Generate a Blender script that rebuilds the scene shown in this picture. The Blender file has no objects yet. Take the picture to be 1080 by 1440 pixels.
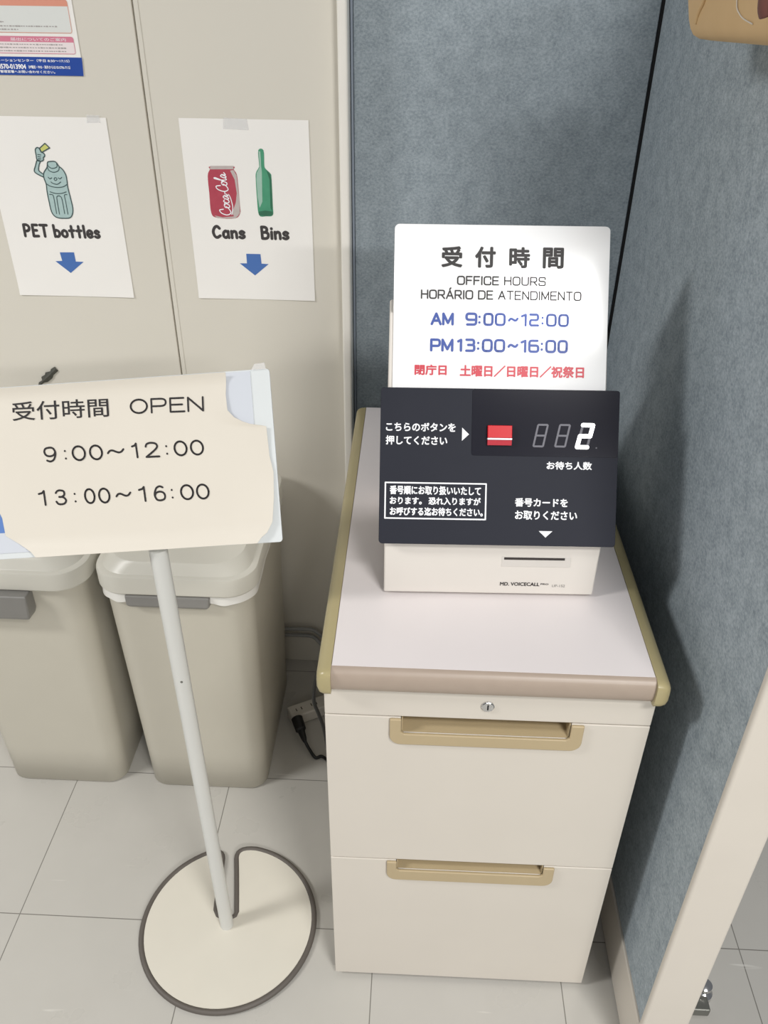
import bpy, bmesh, math, random
from mathutils import Vector, Matrix
random.seed(7)
scn = bpy.context.scene
COL = scn.collection
PI = math.pi

# ------------------------------------------------------------------ camera, world, lights, exposure
cam = bpy.data.cameras.new('camera'); cam_o = bpy.data.objects.new('camera', cam); COL.objects.link(cam_o)
CY, CP, CR = -0.0388, 0.5831, 0.0117
fw = Vector((math.sin(CY)*math.cos(CP), math.cos(CY)*math.cos(CP), -math.sin(CP)))
rt0 = Vector((math.cos(CY), -math.sin(CY), 0)); up0 = rt0.cross(fw)
rt = rt0*math.cos(CR) + up0*math.sin(CR); up = -rt0*math.sin(CR) + up0*math.cos(CR)
m = Matrix((rt, up, -fw)).transposed().to_4x4(); m.translation = Vector((0.1745, -0.8336, 1.3917))
cam_o.matrix_world = m
cam.sensor_fit = 'VERTICAL'; cam.sensor_height = 36; cam.sensor_width = 27
cam.lens = 1170.86/1440*36; cam.clip_start = 0.02; cam.clip_end = 50
scn.camera = cam_o
scn.view_settings.view_transform = 'Standard'; scn.view_settings.look = 'None'
scn.view_settings.gamma = 1.0; scn.view_settings.use_curve_mapping = False
scn.view_settings.exposure = -0.04
w = bpy.data.worlds.new('office_air'); scn.world = w; w.use_nodes = True
w.node_tree.nodes['Background'].inputs[0].default_value = (0.92, 0.95, 1.0, 1)
w.node_tree.nodes['Background'].inputs[1].default_value = 0.22

def lamp(name, loc, sx, sy, power, col=(1, .988, .968)):
    l = bpy.data.lights.new(name, 'AREA'); l.shape = 'RECTANGLE'; l.size = sx; l.size_y = sy
    l.energy = power; l.color = col
    o = bpy.data.objects.new(name, l); COL.objects.link(o); o.location = loc; return o
# ceiling fixtures of the office and one added front fill, 2.6 m up, facing straight down
lamp('ceiling_or_fill_lamp', (0.96, -1.63, 2.6), 0.66, 0.36, 44)
lamp('ceiling_or_fill_lamp', (-2.3, -0.92, 2.6), 1.25, 0.36, 72)
lamp('ceiling_or_fill_lamp', (1.9, -3.9, 2.6), 1.25, 0.36, 158)
lamp('ceiling_or_fill_lamp', (-0.2, -3.9, 2.6), 1.25, 0.36, 22)  # added fill from the front, brightens the lower back partition

# ------------------------------------------------------------------ materials
def lin(c):
    c = c/255.0
    return c/12.92 if c <= 0.04045 else ((c+0.055)/1.055)**2.4
def rgb(r, g, b): return (lin(r), lin(g), lin(b), 1)
def mat(name, col, rough=.5, metal=0, spec=.5, noise=0, nscale=20, bump=0, bscale=200, emit=None, alpha=None, coat=0):
    M = bpy.data.materials.new(name); M.use_nodes = True; N = M.node_tree.nodes; L = M.node_tree.links
    B = N['Principled BSDF']; B.inputs['Base Color'].default_value = rgb(*col)
    B.inputs['Roughness'].default_value = rough; B.inputs['Metallic'].default_value = metal
    B.inputs['Specular IOR Level'].default_value = spec
    if coat: B.inputs['Coat Weight'].default_value = coat; B.inputs['Coat Roughness'].default_value = .05
    tc = N.new('ShaderNodeTexCoord')
    if noise:
        t = N.new('ShaderNodeTexNoise'); t.inputs['Scale'].default_value = nscale; t.inputs['Detail'].default_value = 4
        L.new(tc.outputs['Object'], t.inputs['Vector'])
        mx = N.new('ShaderNodeMix'); mx.data_type = 'RGBA'
        mx.inputs[6].default_value = rgb(*[max(0, c-noise) for c in col]); mx.inputs[7].default_value = rgb(*[min(255, c+noise) for c in col])
        L.new(t.outputs['Fac'], mx.inputs[0]); L.new(mx.outputs[2], B.inputs['Base Color'])
    if bump:
        t = N.new('ShaderNodeTexNoise'); t.inputs['Scale'].default_value = bscale; t.inputs['Detail'].default_value = 3
        L.new(tc.outputs['Object'], t.inputs['Vector'])
        b = N.new('ShaderNodeBump'); b.inputs['Strength'].default_value = bump; b.inputs['Distance'].default_value = .002
        L.new(t.outputs['Fac'], b.inputs['Height']); L.new(b.outputs['Normal'], B.inputs['Normal'])
    if emit:
        B.inputs['Emission Color'].default_value = rgb(*col); B.inputs['Emission Strength'].default_value = emit
    if alpha is not None: B.inputs['Alpha'].default_value = alpha
    return M

def fabric_mat():
    M = bpy.data.materials.new('blue_grey_fabric'); M.use_nodes = True; N = M.node_tree.nodes; L = M.node_tree.links
    B = N['Principled BSDF']; B.inputs['Roughness'].default_value = .95; B.inputs['Specular IOR Level'].default_value = .1
    tc = N.new('ShaderNodeTexCoord')
    def nz(sc, det):
        mp = N.new('ShaderNodeMapping'); mp.inputs['Scale'].default_value = sc
        t = N.new('ShaderNodeTexNoise'); t.inputs['Scale'].default_value = 1; t.inputs['Detail'].default_value = det
        L.new(tc.outputs['Object'], mp.inputs[0]); L.new(mp.outputs[0], t.inputs['Vector']); return t
    a = nz((260, 260, 1300), 2); b = nz((1300, 1300, 240), 2); c = nz((40, 40, 40), 3); d = nz((200, 200, 260), 3)
    def add(x, y, k=.5):
        mm = N.new('ShaderNodeMix'); mm.data_type = 'FLOAT'; mm.inputs[0].default_value = k
        L.new(x, mm.inputs[2]); L.new(y, mm.inputs[3]); return mm.outputs[0]
    s = add(add(a.outputs['Fac'], b.outputs['Fac']), add(c.outputs['Fac'], d.outputs['Fac'], .6), .55)
    r = N.new('ShaderNodeValToRGB'); r.color_ramp.elements[0].position = .38; r.color_ramp.elements[1].position = .62
    r.color_ramp.elements[0].color = rgb(132, 143, 150); r.color_ramp.elements[1].color = rgb(179, 189, 195)
    L.new(s, r.inputs[0]); L.new(r.outputs[0], B.inputs['Base Color'])
    bp = N.new('ShaderNodeBump'); bp.inputs['Strength'].default_value = .5; bp.inputs['Distance'].default_value = .001
    L.new(s, bp.inputs['Height']); L.new(bp.outputs['Normal'], B.inputs['Normal'])
    return M

def floor_mat(tile, a0, b0):
    M = bpy.data.materials.new('vinyl_floor_tile'); M.use_nodes = True; N = M.node_tree.nodes; L = M.node_tree.links
    B = N['Principled BSDF']; B.inputs['Roughness'].default_value = .28; B.inputs['Specular IOR Level'].default_value = .45
    tc = N.new('ShaderNodeTexCoord'); mp = N.new('ShaderNodeMapping')
    mp.inputs['Location'].default_value = (-a0, -b0, 0)
    L.new(tc.outputs['Object'], mp.inputs[0])
    br = N.new('ShaderNodeTexBrick'); br.offset = 0; br.squash = 1
    br.inputs['Scale'].default_value = 1; br.inputs['Brick Width'].default_value = tile; br.inputs['Row Height'].default_value = tile
    br.inputs['Mortar Size'].default_value = .0009; br.inputs['Mortar Smooth'].default_value = .1; br.inputs['Bias'].default_value = 0
    br.inputs['Color1'].default_value = rgb(189, 186, 179); br.inputs['Color2'].default_value = rgb(186, 183, 177); br.inputs['Mortar'].default_value = rgb(124, 121, 115)
    L.new(mp.outputs[0], br.inputs['Vector'])
    n = N.new('ShaderNodeTexNoise'); n.inputs['Scale'].default_value = 9; n.inputs['Detail'].default_value = 5
    L.new(tc.outputs['Object'], n.inputs['Vector'])
    mx = N.new('ShaderNodeMix'); mx.data_type = 'RGBA'; mx.blend_type = 'MULTIPLY'; mx.inputs[0].default_value = .5
    rp = N.new('ShaderNodeValToRGB'); rp.color_ramp.elements[0].color = (.8, .8, .78, 1); rp.color_ramp.elements[1].color = (1, 1, 1, 1)
    L.new(n.outputs['Fac'], rp.inputs[0]); L.new(br.outputs['Color'], mx.inputs[6]); L.new(rp.outputs[0], mx.inputs[7])
    # wax streaks and scuffs
    ms = N.new('ShaderNodeMapping'); ms.inputs['Scale'].default_value = (5, 55, 1)
    s = N.new('ShaderNodeTexNoise'); s.inputs['Scale'].default_value = 1; s.inputs['Detail'].default_value = 2
    L.new(tc.outputs['Object'], ms.inputs[0]); L.new(ms.outputs[0], s.inputs['Vector'])
    sr = N.new('ShaderNodeValToRGB'); sr.color_ramp.elements[0].position = .70; sr.color_ramp.elements[1].position = .76
    L.new(s.outputs['Fac'], sr.inputs[0])
    m2 = N.new('ShaderNodeMix'); m2.data_type = 'RGBA'; m2.inputs[7].default_value = rgb(214, 211, 204)
    L.new(sr.outputs[0], m2.inputs[0]); L.new(mx.outputs[2], m2.inputs[6]); L.new(m2.outputs[2], B.inputs['Base Color'])
    rr = N.new('ShaderNodeMapRange'); rr.inputs[3].default_value = .22; rr.inputs[4].default_value = .36
    L.new(n.outputs['Fac'], rr.inputs[0]); L.new(rr.outputs[0], B.inputs['Roughness'])
    return M

FAB = fabric_mat(); FLOOR = floor_mat(.30977, -.4841, -.03557)
WALL = mat('beige_painted_steel', (216, 211, 199), .42, noise=3, nscale=3)
WALLTRIM = mat('light_beige_steel', (238, 234, 225), .4, noise=2)
FRAME = mat('cream_frame', (209, 202, 191), .45, noise=3, nscale=12)
STRIP = mat('pale_blue_edge', (150, 160, 172), .6, noise=4)
BLACK = mat('black_rubber_and_gap_shade', (22, 22, 24), .7, noise=4)  # rubber feet, and the shade painted into the wall and corner gaps
PAPER = mat('laminated_white_paper', (243, 240, 235), .3, noise=2, nscale=6)
CREAM = mat('cream_paper', (217, 210, 197), .55, noise=3, nscale=8)
PLATE = mat('white_plate', (214, 218, 218), .35, noise=2)
SLEEVE = mat('clear_sleeve_grey', (205, 209, 216), .25, noise=2)
BLUEP = mat('printed_blue', (96, 130, 190), .4, noise=4)
INK = mat('black_ink', (34, 30, 30), .5, noise=2)
INKG = mat('dark_grey_ink', (62, 58, 58), .5, noise=2)
BIN = mat('beige_bin_plastic', (191, 186, 172), .42, noise=3, nscale=10, bump=.03, bscale=600)
LID = mat('beige_lid_plastic', (206, 203, 192), .36, noise=3, nscale=10)
CLIP = mat('grey_clip_plastic', (128, 126, 122), .4, noise=3)
LINER = mat('white_plastic_film', (228, 226, 220), .25, noise=4, nscale=60)
POLE = mat('white_painted_tube', (208, 208, 203), .35, noise=2)
DISC = mat('cream_painted_plate', (212, 207, 194), .35, noise=3, nscale=14)
RUBBER = mat('grey_brown_rubber', (92, 86, 80), .6, noise=4)
CAB = mat('cream_painted_cabinet', (210, 203, 192), .42, noise=3, nscale=8)
TOP = mat('white_laminate', (226, 219, 218), .35, noise=2, nscale=14)
BAND = mat('taupe_edge_band', (168, 152, 138), .4, noise=4, nscale=50)
GOLD = mat('khaki_plastic_edge', (168, 156, 116), .28, noise=4, nscale=20)
TRAY = mat('khaki_plastic_pull', (180, 162, 128), .4, noise=3)
CHROME = mat('chrome', (205, 205, 205), .18, 1, noise=3)
DARK = mat('dark_slot', (52, 46, 44), .6, noise=3)
MACH = mat('off_white_plastic', (220, 214, 206), .38, noise=2)
MACHB = mat('grey_white_plastic', (214, 209, 202), .4, noise=2)
PANEL = mat('charcoal_panel', (36, 38, 48), .55, spec=.2, noise=2)
WINDOW = mat('black_smoked_window', (33, 33, 42), .15, spec=.25, noise=1)
WINK = mat('white_print_and_glint', (244, 244, 247), .45, noise=2)  # print, and the glint painted on the button ridge
SEGOFF = mat('unlit_segment', (84, 83, 95), .4, noise=1)
SEGON = mat('lit_segment', (255, 255, 255), .4, emit=3.0)
RED = mat('red_button', (206, 22, 34), .35, spec=.2, noise=4)
REDL = mat('red_button_lip', (190, 62, 72), .35, spec=.2, noise=4)
ACRYL = mat('white_acrylic', (250, 250, 250), .11, noise=1)
BLUEINK = mat('blue_print', (30, 70, 160), .4, noise=2)
REDINK = mat('red_print', (206, 40, 62), .4, noise=2)
KRAFT = mat('kraft_paper', (204, 172, 126), .7, noise=8, nscale=14, bump=.2, bscale=30)
CORD = mat('black_cord', (20, 20, 20), .45, noise=3)
GCORD = mat('grey_cord', (150, 150, 148), .5, noise=3)
SOCK = mat('off_white_socket', (205, 200, 190), .4, noise=3)
METAL = mat('grey_metal', (120, 120, 114), .4, .6, noise=6)
BROWN = mat('dark_brown_strap', (104, 62, 54), .5, noise=5)
STRIPED = mat('dark_striped_scrap', (74, 74, 66), .7, noise=25, nscale=180)
TAPE = mat('clear_tape', (240, 240, 240), .08, alpha=.28, noise=1)
ORANGE = mat('orange_print', (222, 152, 130), .4, noise=2)
PINK = mat('pink_print', (216, 130, 152), .4, noise=2)
PALEG = mat('pale_grey_print', (222, 224, 220), .4, noise=1)
PALEP = mat('pale_pink_print', (238, 226, 226), .4, noise=1)
PRINTG = mat('grey_small_print', (172, 166, 164), .4, noise=2)
NAVY = mat('navy_print', (38, 74, 158), .35, noise=2)
TEAL = mat('pale_teal_print', (172, 196, 194), .4, noise=8, nscale=200)
LINE = mat('dark_teal_line', (66, 86, 86), .5, noise=2)
LIME = mat('lime_print', (204, 206, 120), .4, noise=3)
CANRED = mat('can_red_print', (178, 70, 86), .4, noise=8, nscale=60)
CANSIL = mat('can_silver_print', (192, 180, 176), .4, noise=10, nscale=90)
BOTG = mat('bottle_green_print', (74, 150, 116), .4, noise=10, nscale=60)
BOTL = mat('bottle_light_print', (160, 192, 176), .4, noise=8, nscale=60)
BOTD = mat('bottle_dark_print', (52, 108, 82), .4, noise=6, nscale=60)
ARROW = mat('arrow_blue_print', (72, 112, 178), .4, noise=2)

# ------------------------------------------------------------------ geometry helpers
class Geo:
    def __init__(s): s.v = []; s.f = []; s.k = 0
    def lift(s): s.k = (s.k+1) % 24; return s.k*2.5e-6        # overlapping print never lies in exactly one plane
    def add(s, v, f, X=None):
        n = len(s.v)
        s.v += [tuple(X @ Vector(p)) if X else tuple(p) for p in v]; s.f += [tuple(i+n for i in q) for q in f]; return s
    def box(s, x0, x1, y0, y1, z0, z1, X=None):
        v = [(x0,y0,z0),(x1,y0,z0),(x1,y1,z0),(x0,y1,z0),(x0,y0,z1),(x1,y0,z1),(x1,y1,z1),(x0,y1,z1)]
        return s.add(v, [(0,3,2,1),(4,5,6,7),(0,1,5,4),(1,2,6,5),(2,3,7,6),(3,0,4,7)], X)
    def prism(s, poly, h0, h1, X=None):           # polygon in local xy, extruded along local z
        n = len(poly); ar = sum(poly[i][0]*poly[(i+1)%n][1]-poly[(i+1)%n][0]*poly[i][1] for i in range(n))
        if ar < 0: poly = poly[::-1]
        v = [(x,y,h0) for x,y in poly]+[(x,y,h1) for x,y in poly]
        f = [tuple(range(n-1,-1,-1)), tuple(range(n,2*n))]+[(i,(i+1)%n,n+(i+1)%n,n+i) for i in range(n)]
        return s.add(v, f, X)
    def flat(s, poly, h, X=None):
        n = len(poly); ar = sum(poly[i][0]*poly[(i+1)%n][1]-poly[(i+1)%n][0]*poly[i][1] for i in range(n))
        if ar < 0: poly = poly[::-1]
        return s.add([(x,y,h) for x,y in poly], [tuple(range(n))], X)
    def stroke(s, pts, wd, h, X=None, closed=False):
        P = [Vector((p[0],p[1])) for p in pts]
        if closed: P.append(P[0])
        for a, b in zip(P, P[1:]):
            d = b-a
            if d.length < 1e-7: continue
            d.normalize(); nrm = Vector((-d.y, d.x))*wd/2
            e = h+s.lift(); s.add([(q.x,q.y,e) for q in (a-nrm, b-nrm, b+nrm, a+nrm)], [(0,1,2,3)], X)
        k = 10
        for p in P:
            e = h+s.lift(); s.add([(p.x+wd/2*math.cos(2*PI*i/k), p.y+wd/2*math.sin(2*PI*i/k), e) for i in range(k)], [tuple(range(k))], X)
        return s
    def tube(s, path, r, n=12, X=None, closed=False):
        P = [Vector(p) for p in path]; m_ = len(P); R = r if isinstance(r, (list,tuple)) else [r]*m_
        T = []
        for i in range(m_):
            if closed: t = P[(i+1)%m_]-P[i-1]
            else: t = P[min(i+1,m_-1)]-P[max(i-1,0)]
            T.append(t.normalized())
        u = T[0].orthogonal().normalized(); v = []
        for i in range(m_):
            u = (u - T[i]*u.dot(T[i])).normalized(); b = T[i].cross(u)
            v += [tuple(P[i]+R[i]*(u*math.cos(2*PI*k/n)+b*math.sin(2*PI*k/n))) for k in range(n)]
        f = [(i*n+k, i*n+(k+1)%n, ((i+1)%m_)*n+(k+1)%n, ((i+1)%m_)*n+k) for i in range(m_ if closed else m_-1) for k in range(n)]
        if not closed: f += [tuple(range(n-1,-1,-1)), tuple((m_-1)*n+k for k in range(n))]
        return s.add(v, f, X)
    def lathe(s, prof, n=32, X=None):              # prof [(r,z)]
        v = [(r*math.cos(2*PI*k/n), r*math.sin(2*PI*k/n), z) for r, z in prof for k in range(n)]
        m_ = len(prof)
        f = [(i*n+k, i*n+(k+1)%n, (i+1)*n+(k+1)%n, (i+1)*n+k) for i in range(m_-1) for k in range(n)]
        f += [tuple(range(n-1,-1,-1)), tuple((m_-1)*n+k for k in range(n))]
        return s.add(v, f, X)
    def loft(s, rings, cap0=True, cap1=True, X=None):
        n = len(rings[0]); v = [p for r in rings for p in r]
        f = [(i*n+k, i*n+(k+1)%n, (i+1)*n+(k+1)%n, (i+1)*n+k) for i in range(len(rings)-1) for k in range(n)]
        if cap0: f.append(tuple(range(n-1,-1,-1)))
        if cap1: f.append(tuple((len(rings)-1)*n+k for k in range(n)))
        return s.add(v, f, X)
    def grid(s, rows, X=None):
        n = len(rows[0]); v = [p for r in rows for p in r]
        return s.add(v, [(i*n+k, i*n+k+1, (i+1)*n+k+1, (i+1)*n+k) for i in range(len(rows)-1) for k in range(n-1)], X)

def rrect(x0, x1, y0, y1, r, n=8):
    pts = []
    for cx, cy, a in ((x1-r,y1-r,0),(x0+r,y1-r,90),(x0+r,y0+r,180),(x1-r,y0+r,270)):
        pts += [(cx+r*math.cos(math.radians(a+90*i/n)), cy+r*math.sin(math.radians(a+90*i/n))) for i in range(n+1)]
    return pts
def smooth_path(P, k=6, closed=False):
    P = [Vector(p) for p in P]; n = len(P); out = []
    for i in range(n if closed else n-1):
        g = (lambda j: P[j % n]) if closed else (lambda j: P[max(0, min(n-1, j))])
        a, b, c, d = g(i-1), g(i), g(i+1), g(i+2)
        for q in range(k):
            t = q/k
            out.append(.5*((2*b)+(c-a)*t+(2*a-5*b+4*c-d)*t*t+(3*b-a-3*c+d)*t**3))
    if not closed: out.append(P[-1])
    return [tuple(p) for p in out]
def frame(o, ex, ey, ez):
    M = Matrix((Vector(ex), Vector(ey), Vector(ez))).transposed().to_4x4(); M.translation = Vector(o); return M

_text_cache = {}
def text_geo(body, bold=0.0):
    key = (body, bold)
    if key not in _text_cache:
        c = bpy.data.curves.new('lettering_source', 'FONT'); c.body = body; c.resolution_u = 4; c.offset = bold
        o = bpy.data.objects.new('lettering_source', c); COL.objects.link(o)
        dg = bpy.context.evaluated_depsgraph_get(); dg.update()
        me = bpy.data.meshes.new_from_object(o.evaluated_get(dg))
        v = [(p.co.x, p.co.y) for p in me.vertices]; f = [tuple(p.vertices) for p in me.polygons]
        bpy.data.objects.remove(o); bpy.data.curves.remove(c); bpy.data.meshes.remove(me)
        x0 = min(p[0] for p in v); x1 = max(p[0] for p in v); y0 = min(p[1] for p in v); y1 = max(p[1] for p in v)
        _text_cache[key] = ([((x-x0)/(x1-x0), (y-y0)/(y1-y0)) for x, y in v], f)
    return _text_cache[key]
def strikes(d): return [(0, 0)] if not d else [(0, 0), (d, 0), (-d, 0), (0, d), (0, -d), (d*.7, d*.7), (-d*.7, -d*.7), (d*.7, -d*.7), (-d*.7, d*.7)]
def put_text(g, body, u0, u1, v0, v1, h, X=None, bold=0.0):     # bold: extra half stroke in metres
    v, f = text_geo(body)
    u0 += bold; u1 -= bold; v0 += bold; v1 -= bold
    for a0, b0 in strikes(bold):
        e = h+g.lift(); g.add([(u0+(u1-u0)*a+a0, v0+(v1-v0)*b+b0, e) for a, b in v], f, X)
    return g
def put_text3(g, body, LB, RB, LT, h, X=None, bold=0.0):
    v, f = text_geo(body)
    for a0, b0 in strikes(bold):
        e = h+g.lift(); g.add([(LB[0]+(RB[0]-LB[0])*a+(LT[0]-LB[0])*b+a0, LB[1]+(RB[1]-LB[1])*a+(LT[1]-LB[1])*b+b0, e) for a, b in v], f, X)
    return g
def round_corners(P, r, closed=False, n=5):
    P = [Vector(p) for p in P]; out = []; m_ = len(P)
    for i in range(m_):
        if not closed and i in (0, m_-1): out.append(tuple(P[i])); continue
        a, b, c = P[i-1], P[i], P[(i+1) % m_]
        k = min(r, (a-b).length*.5, (c-b).length*.5)
        p, q = b+(a-b).normalized()*k, b+(c-b).normalized()*k
        out += [tuple(p*(1-t)**2+b*2*t*(1-t)+q*t*t) for t in [j/n for j in range(n+1)]]
    return out
def rot6(l): return [(.8-x, 1-y) for x, y in l]
SIX = [(.66,.92),(.45,1),(.2,.88),(.04,.55),(.03,.3),(.15,.06),(.4,0),(.68,.08),(.77,.32),(.66,.55),(.4,.62),(.15,.54),(.04,.36)]
ELL = [(.4+.4*math.cos(2*PI*i/24), .5+.5*math.sin(2*PI*i/24)) for i in range(25)]
ROUND = {  # thin gothic numerals and capitals, box 0..w x 0..1, given as ready point lists (smooth flag)
 '0': (.8, [(0, ELL)]), 'O': (.8, [(0, ELL)]), '9': (.8, [(1, rot6(SIX))]), '6': (.8, [(1, SIX)]),
 '1': (.42, [(0, [(.0,.80),(.24,.86),(.36,1),(.36,0)])]),
 '2': (.8, [(1, [(.05,.74),(.14,.93),(.4,1),(.68,.92),(.74,.7),(.55,.45),(.02,0)]), (0, [(.02,0),(.8,0)])]),
 '3': (.8, [(1, [(.06,.82),(.2,.96),(.42,1),(.68,.92),(.7,.68),(.5,.54),(.28,.53)]), (1, [(.28,.53),(.6,.5),(.78,.28),(.66,.07),(.4,0),(.15,.04),(.02,.2)])]),
 ':': (.1, [(0, [(.05,.16),(.05,.17)]), (0, [(.05,.70),(.05,.71)])]),
 '~': (1, [(1, [(0,.40),(.14,.56),(.32,.58),(.52,.48),(.7,.42),(.86,.48),(1,.64)])]),
 'P': (.7, [(0, [(0,0),(0,1)]), (0, round_corners([(0,1),(.7,1),(.7,.46),(0,.46)], .26))]), 'E': (.65, [(0, [(.65,1),(0,1),(0,0),(.68,0)]), (0, [(0,.52),(.58,.52)])]), 'N': (.72, [(0, [(0,0),(0,1),(.72,0),(.72,1)])]),
}
RC = round_corners
ZERO = RC([(0,0),(.9,0),(.9,1),(0,1)], .3, True); ZERO = ZERO+[ZERO[0]]
SQUARE = {  # wide rounded-square capitals and numerals of the office-hours sign
 '0': (.9, [ZERO]), 'O': (.9, [ZERO]), '1': (.34, [[(0,.84),(.28,.98),(.28,0)]]),
 '2': (.9, [RC([(0,1),(.88,1),(.88,.50),(0,.50),(0,0),(.9,0)], .2)]),
 '3': (.9, [RC([(0,1),(.86,1),(.86,.53),(.2,.53)], .22), RC([(.2,.53),(.9,.53),(.9,0),(0,0)], .22)]),
 '6': (.9, [RC([(.82,1),(0,1),(0,0),(.9,0),(.9,.56),(.03,.56)], .24)]),
 '9': (.9, [RC([(.08,0),(.9,0),(.9,1),(0,1),(0,.44),(.87,.44)], .24)]),
 ':': (.14, [[(.07,.20),(.07,.21)], [(.07,.72),(.07,.73)]]), '~': (1, [[(p[0], p[1]) for p in smooth_path([(0,.42,0),(.14,.56,0),(.32,.58,0),(.52,.50,0),(.7,.43,0),(.86,.46,0),(1,.60,0)], 4)]]),
 'A': (.9, [[(0,0),(.45,1),(.9,0)], [(.16,.33),(.74,.33)]]), 'Á': (.9, [[(0,0),(.45,1),(.9,0)], [(.16,.33),(.74,.33)], [(.42,1.16),(.56,1.32)]]),
 'M': (.95, [[(0,0),(0,1),(.475,.12),(.95,1),(.95,0)]]), 'P': (.82, [[(0,0),(0,1)], RC([(0,1),(.82,1),(.82,.42),(0,.42)], .24)]),
 'R': (.85, [[(0,0),(0,1)], RC([(0,1),(.82,1),(.82,.44),(0,.44)], .24), [(.42,.44),(.85,0)]]), 'F': (.72, [[(0,0),(0,1),(.72,1)], [(0,.52),(.64,.52)]]),
 'E': (.75, [[(.75,1),(0,1),(0,0),(.77,0)], [(0,.52),(.68,.52)]]), 'I': (.06, [[(.03,0),(.03,1)]]), 'H': (.84, [[(0,0),(0,1)], [(.84,0),(.84,1)], [(0,.52),(.84,.52)]]),
 'C': (.86, [RC([(.86,.70),(.86,1),(0,1),(0,0),(.86,0),(.86,.30)], .28)]), 'U': (.86, [RC([(0,1),(0,0),(.86,0),(.86,1)], .3)]), 'T': (.8, [[(0,1),(.8,1)], [(.4,1),(.4,0)]]),
 'S': (.84, [RC([(.82,.76),(.82,1),(0,1),(0,.53),(.84,.49),(.84,0),(0,0),(0,.24)], .2)]), 'D': (.88, [[(0,0),(0,1)], RC([(0,1),(.88,1),(.88,0),(0,0)], .34)]), 'N': (.82, [[(0,0),(0,1),(.82,0),(.82,1)]]),
}
def place_glyph(g, paths, gw, T, wd, h, X):
    for p in paths: g.stroke([T(a/gw, b) for a, b in p], wd, h, X)
def glyph_row(g, font, cells, T, wd, h, X, pad=0):      # cells [(char, a, b)] in 0..1 along the row, T maps (s, t) to the plane
    for ch, a, b in cells:
        if b-a > 4*pad: a, b = a+pad, b-pad
        gw, paths = font[ch]
        if font is ROUND: paths = [[(q[0], q[1]) for q in smooth_path([(x, y, 0) for x, y in p], 5)] if sm else p for sm, p in paths]
        place_glyph(g, paths, gw, (lambda s_, t_, a=a, b=b: T(a+(b-a)*s_, t_)), wd, h, X)
    return g
def auto_cells(font, word, gap=.3, space=.55):
    W = 0; out = []
    for ch in word:
        if ch == ' ': W += space; continue
        w_ = font[ch][0]; out.append((ch, W, W+w_)); W += w_+gap
    W -= gap
    return [(c, a/W, b/W) for c, a, b in out]
def row_box(u0, u1, v0, v1): return lambda s_, t_: (u0+(u1-u0)*s_, v0+(v1-v0)*t_)
def row_three(LB, RB, LT): return lambda s_, t_: (LB[0]+(RB[0]-LB[0])*s_+(LT[0]-LB[0])*t_, LB[1]+(RB[1]-LB[1])*s_+(LT[1]-LB[1])*t_)

def obj(name, g, m_, parent=None, smooth=False, bevel=0, seg=2, label=None, solid=0, loc=None):
    me = bpy.data.meshes.new(name); me.from_pydata(g.v, [], g.f); me.validate()
    bm = bmesh.new(); bm.from_mesh(me)
    if not solid and bevel: bmesh.ops.remove_doubles(bm, verts=bm.verts, dist=1e-6)
    bm.to_mesh(me); bm.free(); me.materials.append(m_)
    o = bpy.data.objects.new(name, me); COL.objects.link(o)
    if parent is not None: o.parent = parent
    if loc: o.location = loc
    if smooth:
        for p in me.polygons: p.use_smooth = True
    if solid:
        md = o.modifiers.new('thickness', 'SOLIDIFY'); md.thickness = solid; md.offset = 0
        es = o.modifiers.new('crisp_edges', 'EDGE_SPLIT'); es.split_angle = math.radians(50)
    if bevel:
        md = o.modifiers.new('bevel', 'BEVEL'); md.width = bevel; md.segments = seg; md.limit_method = 'ANGLE'; md.angle_limit = math.radians(35)
        md.harden_normals = True
        for p in me.polygons: p.use_smooth = True
    if label: o['label'] = label
    return o
def auto_smooth(o, deg=35):
    me = o.data; bm = bmesh.new(); bm.from_mesh(me)
    for e in bm.edges:
        e.smooth = not (len(e.link_faces) == 2 and e.calc_face_angle(0) > math.radians(deg))
    for f in bm.faces: f.smooth = True
    bm.to_mesh(me); bm.free(); return o
def thing(name, label, cat, loc=(0,0,0), rz=0, group=None):
    o = bpy.data.objects.new(name, None); COL.objects.link(o); o.empty_display_size = .05
    o.location = loc; o.rotation_euler = (0,0,rz); o['label'] = label; o['category'] = cat
    if group: o['group'] = group
    return o
def tag(o, label, cat, group=None):
    o['label'] = label; o['category'] = cat
    if group: o['group'] = group
    return o
def struct(o): o['kind'] = 'structure'; return o

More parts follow.
